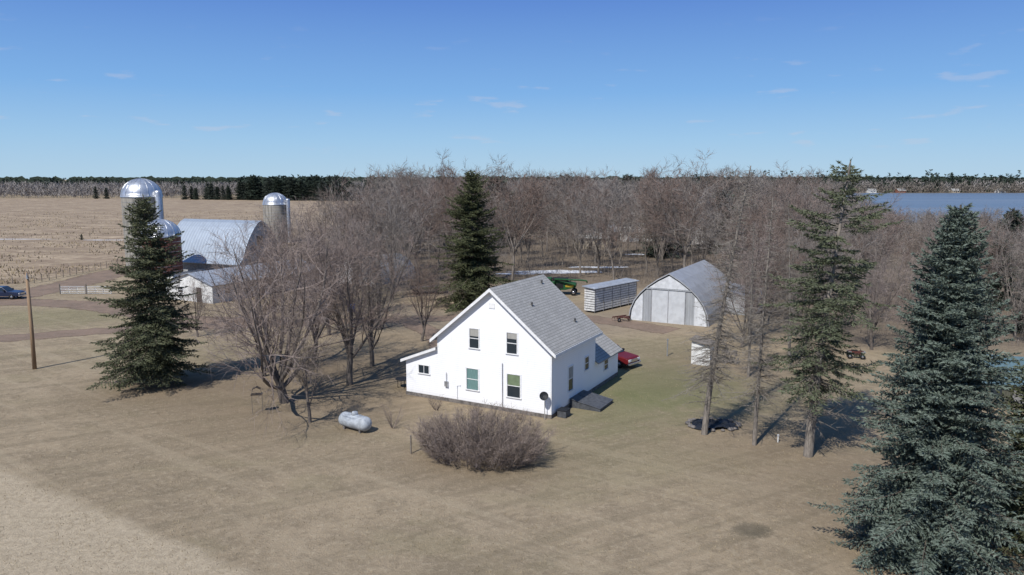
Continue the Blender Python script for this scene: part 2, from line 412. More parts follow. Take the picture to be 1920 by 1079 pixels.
def conifer(seed,H,Rr,base=.08,tr=.22,dz=.36,nb=8,stp=.3,nd=.22,nw=.035,prof=None,inner=.12,skip=0.,slope=(-.28,.75),needles=True,bend=(0,0),sprl=1.,deadbase=0,lump=.0,var=.23,vp=1.3):
    r=random.Random(seed);T=MB();C=MB()
    prof=prof or (lambda f:(1-f)**.85)
    ax=lambda z:Vector((bend[0]*(z/H)**1.3,bend[1]*(z/H)**1.3,z))
    T.tube([ax(H*k/10)-Vector((0,0,.1 if k==0 else 0)) for k in range(11)],[tr*(1-.90*k/10)+.012 for k in range(11)],8)
    z=base*H
    while z<H*.985:
        f=(z-base*H)/(H*(1-base))
        n=max(3,int(nb*(1-.35*f)))
        a0=r.uniform(0,6.28)
        for i in range(n):
            if r.random()<skip: continue
            a=a0+6.283*i/n+r.uniform(-.35,.35)
            lm=1+lump*math.sin(a*2+z*1.1)*math.sin(z*2.3+a)
            L=Rr*prof(f)*r.uniform(1-vp*var,1+var*.8)*lm+.12
            sl=slope[0]+(slope[1]-slope[0])*f**1.2+r.uniform(-.16,.16)
            d=Vector((math.cos(a),math.sin(a),sl)).normalized()
            p=ax(z+r.uniform(-.5,.5)*dz);pts=[p];ds=[]
            ns=4
            for k in range(ns):
                d=(d+Vector((0,0,(-.12,-.05,.08,.14)[k]))+rv(r)*.08).normalized()
                p=p+d*L/ns;pts.append(p);ds.append(d)
            T.tube(pts,[max(.012*L,.012)*(1-.2*k) for k in range(5)],3)
            x=inner*L
            while x<L:
                tt=x/L;k=min(int(tt*ns),ns-1);q=pts[k].lerp(pts[k+1],tt*ns-k);dd=ds[k]
                sd=dd.cross(Vector((0,0,1))).normalized()
                sl_=min(.12+.55*(1-tt)*L*.6,1.15)*sprl*r.uniform(.7,1.2)
                for sg in (-1,1):
                    e=(dd*r.uniform(.5,.9)+sd*sg+Vector((0,0,r.uniform(-.5,.15)))).normalized()
                    if needles:
                        y=0.
                        while y<sl_:
                            qq=q+e*y
                            tri(C,qq,(e*1.1+rv(r)*.75).normalized(),nd*r.uniform(.7,1.3),nw,r)
                            tri(C,qq,(e*.7+rv(r)*.9+Vector((0,0,-.15))).normalized(),nd*r.uniform(.6,1.1),nw,r)
                            y+=nd*.55
                        tri(C,q+e*sl_*.9,e,nd*1.2,nw,r)
                    else:
                        tri(C,q,e,sl_*1.1,.015,r)
                        tri(C,q+e*sl_*.4,off(r,e,.7),sl_*.6,.012,r)
                x+=stp*r.uniform(.8,1.2)
            if needles:
                tri(C,pts[-1],ds[-1],nd*1.4,nw*1.2,r);tri(C,pts[-1],off(r,ds[-1],.5),nd,nw*1.2,r);tri(C,pts[-1],off(r,ds[-1],.6),nd,nw*1.2,r)
        z+=dz*r.uniform(.8,1.2)*(1-.35*f)
    if needles:
        for k in range(14): tri(C,ax(H)-Vector((0,0,k*.08)),off(r,Vector((0,0,1)),r.uniform(0,.6)),nd*1.2,nw,r)
    for k in range(deadbase):
        z=r.uniform(.12,base+.15)*H;a=r.uniform(0,6.28);d=Vector((math.cos(a),math.sin(a),r.uniform(-.3,.3))).normalized()
        p=ax(z);L=r.uniform(.5,2.4)
        T.tube([p,p+d*L*.5,p+(d+Vector((0,0,-.1)))*L],[.03,.02,.008],3)
        for q in range(9): tri(T,p+d*L*r.uniform(.3,1),off(r,d,.8),L*.35,.013,r)
    return T,C
def plant_tree(name,tc,loc,rz,sc,label,cat,group=None):
    o=thing(name,loc,rz,label,cat,group,sc)
    obj('trunk',tc[0],o);obj('crown',tc[1],o)
    return o
def tmesh(TC,m1,m2,nm):
    return TC[0].mesh(nm+'_trunk',[m1],True),TC[1].mesh(nm+'_crown',[m2])
def merged(TC,m1,m2,nm):
    g=MB();g.v=TC[0].v+TC[1].v;n=len(TC[0].v)
    g.f=TC[0].f+[tuple(i+n for i in f) for f in TC[1].f];g.m=[0]*len(TC[0].f)+[1]*len(TC[1].f)
    return g.mesh(nm,[m1,m2])

# near individual trees
plant_tree('bare_tree',tmesh(bare(11,12.4,.38,10,.16,1.3,12,9,7,.0115,(-.22,0),.15,.25,.46),M_BARK,M_TWR,'t1'),(-17.4,54.5,0),.8,1,'wide-spreading leafless tree with arching dark limbs on the lawn','tree')
plant_tree('bare_tree',tmesh(bare(12,7.6,.13,4,.25,.6,9,7,6,.010,lf=.5),M_BARK,M_TW,'t2'),(-14.2,49.8,0),1,1,'slim young leafless tree beside the propane tank','tree')
plant_tree('bare_tree',tmesh(bare(13,14.0,.29,7,.2,.85,11,9,7,.0115,lf=.45),M_BARK,M_TWR,'t3'),(-13.5,59.4,0),2,1,'tall leafless tree with reddish twigs beside the farmhouse','tree')
plant_tree('bare_tree',tmesh(bare(14,11.5,.22,6,.22,.8,10,8,7,.011,lf=.45),M_BARK,M_TW,'t4'),(-12.8,65.5,0),3,1,'leafless shade tree behind the farmhouse lean-to','tree')
NB=[tmesh(bare(20+i,14.5,.26,7,.2,.84,10,8,7,.0130,lf=.45),M_BARK,(M_TWR,M_TW)[i%2],'yard%d'%i) for i in range(3)]
for i,(x,y,s_,rz,vi) in enumerate([(-18.5,67,.85,.4,0),(-21.5,62,.74,2.1,2),(-20,79,.82,4,0),(-27.5,84,.78,3,2),(-15,82,.78,5,1),(-25,97,.95,.8,1),(-9.5,76,.6,.7,2),(-34,78,.45,2.9,2),(-17,103,1.08,1.9,1),(-20,90,.85,2.2,2),(-23,107,1.0,.3,0),(-31,103,.9,1.5,2),(-29,92,.8,4.1,0)]):
    plant_tree('bare_tree',NB[vi],(x,y,0),rz,s_,('leafless grey shade tree in the farmyard' if vi==1 else 'leafless reddish-twigged maple in the farmyard'),'tree','bare shade trees in the farmyard')

# conifers
sp_f=lambda f:(1-f)**.64*(1 if f>.08 else .75+3*f)
plant_tree('spruce_tree',tmesh(conifer(31,15.6,4.1,.10,.24,.32,9,.24,.21,.044,sp_f,lump=.36,var=.32,skip=.08,sprl=1.12),M_BARK2,M_SPR,'sl'),(-29.3,58.9,0),0,1,'dark green spruce with bare lower trunk on the lawn','spruce tree')
plant_tree('spruce_tree',tmesh(conifer(32,17.9,5.6,.04,.3,.40,10,.31,.28,.062,sp_f,lump=.36,var=.34,skip=.08,sprl=1.12),M_BARK2,M_SPR,'sc'),(-5.3,97.2,0),0,1,'tall broad dark spruce beside the farmyard drive','spruce tree')
plant_tree('spruce_tree',tmesh(conifer(33,15.9,3.85,.03,.27,.25,12,.19,.16,.037,lambda f:(1-f)**.68,lump=.24,var=.24,sprl=1.05),M_BARK2,M_BLU,'sb'),(18.8,31.0,0),0,1,'large dense blue spruce with branches reaching the grass','blue spruce tree')
plant_tree('spruce_tree',tmesh(conifer(34,10.2,2.9,.03,.2,.27,10,.22,.17,.038,lambda f:(1-f)**.72,lump=.25,var=.27),M_BARK2,M_SPR,'se'),(24.2,32.3,0),0,1,'smaller dark green spruce beside the blue spruce','spruce tree')
def pprof(f): return (.78+.35*math.sin(min(f,1)*2.6))*(1-f)**.38*(.88+.2*math.sin(f*19))
plant_tree('pine_tree',tmesh(conifer(35,18.0,3.2,.25,.30,.37,8,.21,.24,.038,pprof,.26,.2,(-.25,.5),True,(1.7,.6),1.02,130,.45,.45),M_PBARK,M_PIN,'pn'),(18.3,43.5,0),0,1,'tall leaning olive green pine with ragged branches','pine tree')
LA=tmesh(conifer(36,17.8,2.5,.22,.21,.26,8,.22,.2,.02,lambda f:(.95-.6*f)*(1-f)**.25,.1,.18,(-.3,.35),False,(2.6,1.),1.05,50,.3,.46),M_PBARK,M_LAR,'l1')
plant_tree('larch_tree',LA,(12.9,47.4,0),0,1.0,'tall leaning leafless larch with sparse fine branches','larch tree')
LB=tmesh(conifer(37,15.8,1.8,.22,.14,.28,7,.24,.2,.02,lambda f:(.95-.6*f)*(1-f)**.25,.12,.2,(-.25,.35),False,(.6,.6),1.0,40,.3,.46),M_PBARK,M_LAR,'l2')
plant_tree('larch_tree',LB,(15.6,45.4,0),0,1,'slender leafless larch with thin pale trunk','larch tree')
plant_tree('larch_tree',LB,(25.5,66,0),2,.95,'leafless larch at the edge of the woods','larch tree')
plant_tree('larch_tree',LB,(20.5,62,0),3.4,.85,'leafless larch near the tiny white shed','larch tree')
for (x,y,s_,vi,rz) in [(25.5,77,.82,0,2.2),(23.3,73,.6,2,1.2),(31,76,.8,1,5.1),(29,84,.9,2,.3),(36,72,.65,0,3.3),(34,80,.85,1,1.3),(30,90,1.0,0,5.6),(40,70,.55,2,2.7)]:
    plant_tree('bare_tree',NB[vi],(x,y,0),rz,s_,'leafless grey tree beside the machine shed','tree','bare trees of the wood')
SM=[merged(conifer(41+i,10,2.9,.04,.2,.6,7,.5,.5,.12,sp_f),M_BARK2,M_FARP,'cf%d'%i) for i in range(2)]
GR='scattered conifers along the fields and woods'
for (x,y,h) in [(-348,620,10),(-338,618,9),(-120,205,1.6),(95,140,11),(87,128,11),(101,150,10),(33,160,13),(-12,260,18),(20,270,18),(45,290,18),(62,200,16),(-4,190,17),(48,168,14),(-60,420,17),(-75,440,18),(75,250,12),(64,96,9),(57,80,6)]+[(-262+i*3.6+R.uniform(-1,1),600-i*.8+R.uniform(-8,8),R.uniform(9,13)) for i in range(12)]+[(-215+i*3.1+R.uniform(-1,1),588-i*.6+R.uniform(-10,10),R.uniform(12,19)) for i in range(42)]:
    wd=R.uniform(.9,1.2) if h<12 else R.uniform(1.2,1.7)
    obj('conifer_tree',SM[R.randint(0,1)],None,(x,y,0),R.uniform(0,6),(h/10*wd,h/10*wd,h/10),label='small dark green conifer standing among fields and woods',category='conifer tree',group=GR)

# woodland trees
WV=[tmesh(bare(50+i,16,.19,5+i%2,.18+.07*(i%3),.5+.12*(i%3),8+i%2,8,7,.0172,(0,0),.16,lf=.48),M_WBARK,(M_TW,M_TW,M_TWR)[i%3],'w%d'%i) for i in range(6)]
WF=[merged(bare(60+i,16,.18,5,.2,.52+.1*(i%3),8,7,6,.027,(0,0),.16,lf=.5),M_WBARK,(M_TW,M_TWR,M_TW,M_TW)[i%4],'wf%d'%i) for i in range(4)]
def hmax(x,y):
    k=(x/y-.40)/.12;k=max(0,min(1,k))
    low=max(7,min(12.6,17.5-.047*y))
    return 18.6*(1-k)+low*k
pts=[]
def okspot(x,y,dmin):
    if 5<x<32 and 80<y<106: return False
    if -62<x<-26 and y<135: return False
    if 3<x<16 and 95<y<130 : return False
    if 90<y<108 and -12<x<3:return False
    if 10<x<38 and 165<y<215 and abs(x/y-.125)<.02: return False
    return all((x-a)**2+(y-b_)**2>dmin*dmin for a,b_ in pts)
wr=random.Random(99);tries=0
def inwood(x,y):
    if abs(x/y)>.78: return False
    if x<-60+0.0*y: return False
    if x>95 and y>280: return False
    if x<-8: return y>108 and x>-22-.13*(y-100)
    if x<28: return y>118
    if x<36: return y>98
    return y>73+ (0 if x>40 else 8)
while len(pts)<255 and tries<40000:
    tries+=1
    y=72+ (wr.random()**1.1)*180;x=wr.uniform(-55,150)
    if inwood(x,y) and okspot(x,y,(2.8+ y*.018)*wr.uniform(.6,1.6)): pts.append((x,y))
big=[(-21,112,17.3),(-15,118,17),(-9.5,122,19.2),(12,128,16.5),(3,140,17.5),(28,118,19.0),(33,104,16.5),(37,98,17),(-26,125,16),(46,92,14)]
pts=[p for p in pts if all((p[0]-a)**2+(p[1]-b_)**2>9 for a,b_,_ in big)]
allp=[(x,y,hmax(x,y)*(wr.uniform(.5,.8) if wr.random()<.35 else wr.uniform(.75,1.02))) for x,y in pts]+big
for x,y,h in allp:
    s_=h/16;sx=s_*wr.uniform(.85,1.3)
    if y<135:
        vi=wr.randint(0,5)
        plant_tree('bare_tree',WV[vi],(x,y,0),wr.uniform(0,6.28),(sx,sx,s_),('leafless woodland tree with reddish twigs' if vi%3==2 else 'leafless grey-brown woodland tree'),'tree','bare trees of the wood')
    else:
        vi=wr.randint(0,3)
        obj('bare_tree',WF[vi],None,(x,y,0),wr.uniform(0,6.28),(sx,sx,s_),label=('leafless woodland tree with reddish twigs' if vi==1 else 'leafless grey-brown woodland tree'),category='tree',group='bare trees of the wood')
g=MB();wr2=random.Random(5)
def fartree(g,x,y,h,n,size,w,r,trunk=True):
    p=Vector((x,y,0))
    if trunk:
        tri(g,p,Vector((r.uniform(-.05,.05),0,1)),h*.95,.12*h/16+.05,r)
    for k in range(n):
        zz=r.uniform(.12,1.);rad=h*.28*math.sin(min(zz*1.1,1)*2.7)**.6+.3 if zz<.97 else .5
        a=r.uniform(0,6.28);rr=rad*math.sqrt(r.random())
        q=Vector((x+rr*math.cos(a),y+rr*math.sin(a),zz*h*.9))
        tri(g,q,Vector((math.cos(a)*.5+r.uniform(-.5,.5),math.sin(a)*.5+r.uniform(-.5,.5),r.uniform(.3,1.1))).normalized(),size*r.uniform(.6,1.3)*min(1,h/12),w,r)
for i in range(1000):
    y=wr2.uniform(165,420);x=wr2.uniform(-.2*y-10,.75*y)
    if x>95 and y>285: continue
    if x<-55 and y<400: continue
    if abs(x/y-.125)<.02 and y<215: continue
    fartree(g,x,y,hmax(x,y)*wr2.uniform(.58,.98),56,2.2,.07,wr2)
for i in range(420):
    y=wr2.uniform(420,860);x=wr2.uniform(-.16*y,95)
    fartree(g,x,y,wr2.uniform(12,17.5),34,2.8,.18,wr2)
obj('distant_woodland',g.mesh('distant_woodland',[M_FARB]),kind='stuff')
g=MB();gp=MB();gs=MB();fr=random.Random(8)
def farpine(g,x,y,h,r):
    for k in range(30):
        zz=r.random()**.8;rad=(1-zz)*h*.24+.5;a=r.uniform(0,6.28)
        q=Vector((x+rad*.6*math.cos(a),y+rad*.6*math.sin(a),zz*h*.95+.2))
        tri(g,q,Vector((math.cos(a),math.sin(a),r.uniform(-.2,.9))).normalized(),r.uniform(1.5,3.3),1.1,r)
    tri(g,Vector((x,y,0)),Vector((0,0,1)),h,.8,r)
for i in range(1700):
    y=fr.uniform(632,800);x=-fr.uniform(.16*y,.85*y)
    fartree(g,x,y,fr.uniform(9,14.5),24,3.2,.32,fr)
for i in range(1400):
    y=fr.uniform(870,1150);x=fr.uniform(-.2*y,.9*y)
    fartree(g,x,y,fr.uniform(11,17),20,4,.5,fr)
for i in range(420):
    y=fr.uniform(866,890);x=fr.uniform(.22*y,.85*y)
    fartree(gs,x,y,fr.uniform(7,13),22,3.2,.5,fr)
for i in range(1300):
    y=fr.uniform(700,1300);x=fr.uniform(-.8*y,.85*y)
    if x>100 and y<870: continue
    farpine(gp,x,y,fr.uniform(14,21) if x>-100 else fr.uniform(12,18.5),fr)
for i in range(260):
    y=fr.uniform(885,940);x=fr.uniform(.22*y,.85*y)
    farpine(gp,x,y,fr.uniform(10,25)*(1 if fr.random()<.8 else 1.15),fr)
for i in range(240):
    y=fr.uniform(590,660);x=-fr.uniform(.215*y,.365*y)
    farpine(gp,x,y,fr.uniform(12,20),fr)
for i in range(900):
    y=fr.uniform(1600,2400);x=fr.uniform(-.85*y,.85*y)
    gp.face([(x-22,y,0),(x+22,y,0),(x+fr.uniform(5,20),y,fr.uniform(13,19)),(x+fr.uniform(-5,5),y,fr.uniform(15,23)),(x-fr.uniform(5,20),y,fr.uniform(13,19))])
obj('distant_bare_treeline',g.mesh('distant_bare_treeline',[M_FARB]),kind='stuff')
obj('distant_pine_treeline',gp.mesh('distant_pine_treeline',[M_FARP]),kind='stuff')
obj('lake_shore_treeline',gs.mesh('lake_shore_treeline',[M_SHORE]),kind='stuff')
g=MB();ur=random.Random(4)
for i in range(4600):
    y=72+ur.random()**1.2*150;x=ur.uniform(-40,120)
    if not inwood(x,y+2): continue
    if 5<x<32 and 80<y<106: continue
    h=ur.uniform(.5,2.0) if ur.random()<.7 else ur.uniform(2.5,5)
    for k in range(15):
        tri(g,Vector((x+ur.uniform(-.9,.9),y+ur.uniform(-.9,.9),0 if h<2.5 else ur.uniform(0,h*.6))),Vector((ur.uniform(-.5,.5),ur.uniform(-.5,.5),1)).normalized(),h*ur.uniform(.4,.9),.021,ur)
obj('woodland_undergrowth',g.mesh('woodland_undergrowth',[M_TW]),kind='stuff')

# dry grass blades
g=MB();ur=random.Random(14)
cnt=0
while cnt<60000:
    y=27+ (ur.random()**1.25)*50;x=ur.uniform(-.78,.78)*y
    cnt+=1
    if mnoise.noise(Vector((x*.35,y*.35,0)))+ur.uniform(-.35,.35)<-.05: continue
    L=ur.uniform(.03,.09);n0=len(g.v);a=ur.uniform(0,6.28);w=ur.uniform(.010,.024)
    cx,sx=math.cos(a)*w,math.sin(a)*w
    g.v+=[(x-cx,y-sx,0),(x+cx,y+sx,0),(x+ur.uniform(-.07,.07),y+ur.uniform(-.07,.07),L)];g.f.append((n0,n0+1,n0+2));g.m.append(0)
# rough weeds on the field
while cnt<72000:
    cnt+=1
    y=118+ur.random()**1.6*260;x=-ur.uniform(.3,.72)*y
    if x>-80: continue
    if mnoise.noise(Vector((x*.05,y*.09,3)))+ur.uniform(-.3,.3)<0: continue
    tri(g,Vector((x,y,0)),Vector((ur.uniform(-.5,.5),ur.uniform(-.5,.5),1)).normalized(),ur.uniform(.2,.7),.12,ur)
obj('dry_grass_blades',g.mesh('dry_grass_blades',[M_TUFT]),kind='stuff')

# bush
g=MB();br=random.Random(21)
for i in range(560):
    a=br.uniform(0,6.283);rr=math.sqrt(br.random());bx=rr*math.cos(a)*3.1;by=rr*math.sin(a)*2.0
    lean=Vector((math.cos(a)*rr*.75+br.uniform(-.2,.2),math.sin(a)*rr*.75+br.uniform(-.2,.2),1)).normalized()
    L=br.uniform(1.8,3.3)*(1.08-.32*rr);p=Vector((bx,by,-.05));d=lean
    for s_ in range(4):
        d=(d+rv(br)*.16).normalized();q=p+d*L/4
        g.tube([p,q],[.015*(1-.2*s_),.015*(.8-.2*s_)],3)
        for k in range(5+s_*2):
            dd=off(br,d,br.uniform(.3,.9));z0=p.lerp(q,br.random())
            tri(g,z0,dd,br.uniform(.25,.65),.009,br)
            tri(g,z0+dd*.2,off(br,dd,.6),br.uniform(.15,.4),.008,br)
        p=q
o=part('lilac_bush',g,M_BUSH,None,loc=(-1.8,43.2,0),rz=-.2);o['label']='large round leafless lilac bush in front of the house';o['category']='bush'
def shrub(x,y,h,n,label):
    g=MB()
    for i in range(n):
        a=br.uniform(0,6.283);d=Vector((math.cos(a)*.5,math.sin(a)*.5,br.uniform(.6,1.2))).normalized();L=h*br.uniform(.6,1.1);p=Vector((math.cos(a)*.1,math.sin(a)*.1,0))
        g.tube([p,p+d*L*.6,p+d*L+Vector((0,0,.1))],[.014,.01,.004],3)
        for k in range(9): tri(g,p+d*L*br.uniform(.3,1),off(br,d,.7),h*br.uniform(.15,.4),.008,br)
    o=part('shrub',g,M_BUSH,None,loc=(x,y,0));o['label']=label;o['category']='shrub'
shrub(-8.2,48.7,1.7,16,'small leafless shrub on the lawn')
shrub(-2.5,50.9,.9,22,'low leafless shrub against the white house wall')
shrub(-5.6,52.6,1.1,20,'low leafless shrub against the white house wall')
shrub(.6,50.4,.8,18,'low leafless shrub against the white house wall')

# ------------------------------------------------------------------ farmhouse
A=math.atan2(-.476,.88)
def win(parent,axis,c,z0,z1,w,plane,curtain=None,cfrac=1.,split=True,out=-1):
    def bx(mb,a0,a1,d0,d1,q0,q1):
        lo,hi=sorted((plane+out*d0,plane+out*d1))
        if axis=='x': mb.box(a0,a1,lo,hi,q0,q1)
        else: mb.box(lo,hi,a0,a1,q0,q1)
    h=w/2
    g=MB();bx(g,c-h,c+h,-.02,.012,z0,z1);p=part('window',g,M_GLASS,parent)
    f=MB();t_=.09
    bx(f,c-h-t_,c-h,-.02,.05,z0,z1);bx(f,c+h,c+h+t_,-.02,.05,z0,z1)
    bx(f,c-h-t_,c+h+t_,-.02,.052,z1,z1+t_)
    if split: bx(f,c-h,c+h,-.02,.03,(z0+z1)/2-.025,(z0+z1)/2+.025)
    part('frame',f,M_TRIM,p)
    s=MB();bx(s,c-h-t_-.03,c+h+t_+.03,-.02,.085,z0-.07,z0);part('sill',s,M_TRIM,p)
    if curtain is not None:
        k=MB();bx(k,c-h+.03,c+h-.03,.013,.019,z1-(z1-z0)*cfrac+.02,z1-.02);part('curtain',k,curtain,p)
    return p
def prism_wall(mb,x0,x1,y0,y1,ze,zr,xr=None):
    xr=(x0+x1)/2 if xr is None else xr
    mb.extr([(x0,-.05),(x1,-.05),(x1,ze),(xr,zr),(x0,ze)],y0,y1)
def slab(mb,xa,za,xb,zb,y0,y1,th=.12,mi=0,axis='y'):
    mb.extr([(xa,za),(xb,zb),(xb,zb+th),(xa,za+th)],y0,y1,axis,mi=mi)
H_=thing('farmhouse',(2.8,50.6,0),A,'white two-storey clapboard farmhouse with grey shingle gable roof','house')
W=9.7;D=8.2;ze=5.05;zr=9.0;k=(zr-ze)/(W/2)
g=MB();prism_wall(g,-W,0,0,D,ze,zr);part('wall',g,M_SIDE,H_)
g=MB();g.extr([(-12.7,-.05),(-W+.003,-.05),(-W+.003,4.1),(-12.7,2.85)],.004,6.2)
part('wall',g,M_SIDE,H_,label='lean-to wall with low sloping top')
g=MB();prism_wall(g,-5.9,-.004,D+.003,D+5.3,2.35,4.35,-2.95);part('wall',g,M_SIDE,H_,label='single-storey rear wing wall')
ov=.42
g=MB()
slab(g,-W/2,zr+.02,ov,ze-ov*k+.02,-.35,D+.35,.13);slab(g,-W-ov,ze-ov*k+.021,-W/2,zr+.021,-.35,D+.35,.13)
roof=part('roof',g,M_SHIN,H_)
g=MB()
for y0 in (-.385,D+.355):
    g.extr([(-W/2,zr-.13),(ov,ze-ov*k-.13),(ov,ze-ov*k+.12),(-W/2,zr+.12)],y0,y0+.03)
    g.extr([(-W-ov,ze-ov*k-.13),(-W/2-.001,zr-.13),(-W/2-.001,zr+.12),(-W-ov,ze-ov*k+.12)],y0,y0+.03)
g.box(ov+.002,ov+.05,-.35,D+.35,ze-ov*k-.12,ze-ov*k+.10);g.box(-W-ov-.05,-W-ov-.002,-.35,D+.35,ze-ov*k-.12,ze-ov*k+.10)
part('fascia',g,M_TRIM,roof)
for (x,y) in ((-2.9,2.6),(-4.2,6.9),(-.9,6.1)):
    g=MB();zb=zr-(x+W/2)*k
    g.tube([(x,y,zb),(x,y,zb+.36)],[.075,.075],8,cap=True);g.tube([(x,y,zb+.36),(x,y,zb+.41)],[.10,.10],8,cap=True)
    part('roof_vent',g,M_VENT,roof)
g=MB();slab(g,-13.0,2.80,-W+.001,4.12,-.25,6.4,.1);part('roof',g,M_SHIN,H_,label='lean-to shingle roof')
g=MB();g.extr([(-13.03,2.68),(-W,4.0),(-W,4.2),(-13.03,2.9)],-.285,-.255);g.box(-13.06,-13.005,-.25,6.4,2.66,2.88);part('fascia',g,M_TRIM,H_)
kk=2.0/2.95
g=MB();slab(g,-2.95,4.37,.3,2.35-.3*kk+.02,D+.01,D+5.6,.1);slab(g,-6.2,2.35-.3*kk+.021,-2.95,4.371,D+.01,D+5.6,.1);part('roof',g,M_SHIN,H_,label='rear wing shingle roof')
win(H_,'x',-6.37,4.48,5.93,.78,0,M_CURT,.4);win(H_,'x',-3.18,4.42,5.93,.82,0,M_CURT,.3)
win(H_,'x',-6.55,1.25,2.86,1.0,0,M_TEAL,1.);win(H_,'x',-3.03,1.17,2.86,1.05,0,M_BLIND,.5)
p=win(H_,'x',-10.98,1.95,2.58,.95,.004,None,split=False)
g=MB();g.box(-11.0,-10.96,-.03,.02,1.95,2.58);part('mullion',g,M_TRIM,p)
win(H_,'y',3.3,1.26,3.07,.8,0,M_CURT,.5,out=1);win(H_,'y',6.4,2.16,3.14,.75,0,None,out=1)
win(H_,'y',10.6,1.2,2.0,.8,-.004,None,out=1)
g=MB();g.box(-.10,.022,-.022,-.002,0.3,ze-.05);part('corner_board',g,M_TRIM,H_)
g=MB();g.box(.002,.022,-.001,.10,.3,ze-.05);part('corner_board',g,M_TRIM,H_)
g=MB();g.box(-W,-W+.1,-.022,-.002,4.2,ze-.05);part('corner_board',g,M_TRIM,H_)
g=MB();g.box(-12.75,.03,-.035,-.005,-.05,.28);g.box(.005,.035,-.003,D+5.3,-.05,.28);part('foundation',g,M_STONE,H_)
g=MB();g.box(-9.0,-8.7,-.16,-.03,1.2,1.6);g.tube([(-8.85,-.1,1.6),(-8.85,-.1,2.3)],[.025,.025],6);part('electric_meter',g,M_GALV,H_)
g=MB();g.tube([(-3.95,-.07,.2),(-3.95,-.07,3.6)],[.035,.035],6);part('drain_pipe',g,M_GALV,H_)
g=MB();g.tube([(-7.9,-.06,.4),(-7.9,-.06,1.4),(-7.6,-.06,1.45)],[.03,.03,.03],6);part('drain_pipe',g,M_TRIM,H_)
g=MB();
g.box(-5.1,-4.6,-.04,-.003,7.6,8.0);part('gable_vent',g,M_TRIM,H_)
def world(x,y,z=0):
    ca,sa=math.cos(A),math.sin(A);return (2.8+x*ca-y*sa,50.6+x*sa+y*ca,z)
S=thing('satellite_dish',world(-.35,-.35),A,'dark satellite dish on a bracket at the house corner','satellite dish')
g=MB();g.lathe([(r_*.78,z*.78) for r_,z in [(.02,0),(.18,.02),(.32,.07),(.40,.13),(.41,.13),(.32,.05),(.02,-.02)]],24);o=part('dish',g,M_TARP,S,True,loc=(0,-.15,1.75));o.rotation_euler=(1.1,0,.5)
g=MB();g.tube([(0,0,0),(0,0,1.5),(0,-.1,1.75)],[.03,.03,.03],8);g.tube([(0,-.12,1.6),(.1,-.6,1.75)],[.015,.015],5);part('mast',g,M_GALV,S)
S=thing('cellar_bulkhead',world(1.2,4.4),A,'low dark cellar bulkhead with sloping doors beside the house','cellar door')
g=MB();g.extr([(-1.1,0),(1.3,0),(1.3,.22),(-1.1,.62)],-1.3,1.3);part('base',g,M_GREYP,S)
g=MB();g.extr([(-1.14,.633),(1.34,.223),(1.34,.26),(-1.14,.67)],-1.35,-.02);part('door',g,M_GREYP,S)
g=MB();g.extr([(-1.14,.633),(1.34,.223),(1.34,.26),(-1.14,.67)],.02,1.35);part('door',g,M_GREYP,S)
S=thing('utility_box',world(.55,.95),A,'small dark box against the side wall','utility box')
g=MB();g.box(-.35,.35,-.4,.4,0,.5);part('case',g,M_GREYP,S,bev=.03)
g=MB();g.box(-.38,.38,-.43,.43,.502,.55);part('lid',g,M_TARP,S)
S=thing('porch_table',world(-14.2,1.5),A+.2,'dark patio table standing by the lean-to','table')
g=MB();g.lathe([(0,.74),(.6,.74),(.6,.70),(0,.70)],20);part('top',g,M_TARP,S)
for a in range(4):
    g=MB();c_=math.cos(a*1.57+.78)*.42;s_=math.sin(a*1.57+.78)*.42;g.tube([(c_,s_,0),(c_,s_,.7)],[.025,.025],6);part('leg',g,M_BLACK,S)

# propane tank
S=thing('propane_tank',(-10.7,48.3,0),A-.1,'pale blue-grey horizontal propane tank on low feet on the lawn','propane tank')
g=MB();prof=[]
for i in range(9): a=math.pi/2*i/8;prof.append((.5*math.sin(a),-.42-.95+ (1-math.cos(a))*.42))
prof=prof+[(.5,.0)]+[(.5*math.cos(math.pi/2*i/8),.95+.42*math.sin(math.pi/2*i/8)) for i in range(9)]
g.lathe(prof,28);o=part('tank_body',g,M_TANK,S,True,loc=(0,0,.60));o.rotation_euler=(0,math.pi/2,0)
g=MB();g.lathe([(0,.26),(.18,.24),(.22,.12),(.22,0)],20);part('valve_dome',g,M_TANK,S,True,loc=(0,0,1.05))
for x in (-.75,.75):
    g=MB();g.box(x-.08,x+.08,-.35,.35,0,.2);part('foot',g,M_STONE,S)
for x in (-.5,.5):
    g=MB();g.tube([(x,0,1.08),(x,0,1.18),(x+.12,0,1.18),(x+.12,0,1.08)],[.015]*4,5);part('lifting_lug',g,M_GALV,S)

# utility pole
S=thing('utility_pole',(-43,64.5,0),0,'tan wooden utility pole with weathered sides','utility pole')
g=MB();g.tube([(0,0,-.2),(.08,0,4),(.12,0,8.8)],[.18,.155,.125],12,cap=True);part('pole',g,M_POLE,S,True)
g=MB();g.tube([(.25,-.2,8.3),(.25,-.2,8.75)],[.05,.04],8,cap=True);g.box(.14,.32,-.2,-.12,8.2,8.5);part('insulator',g,M_GALV,S)

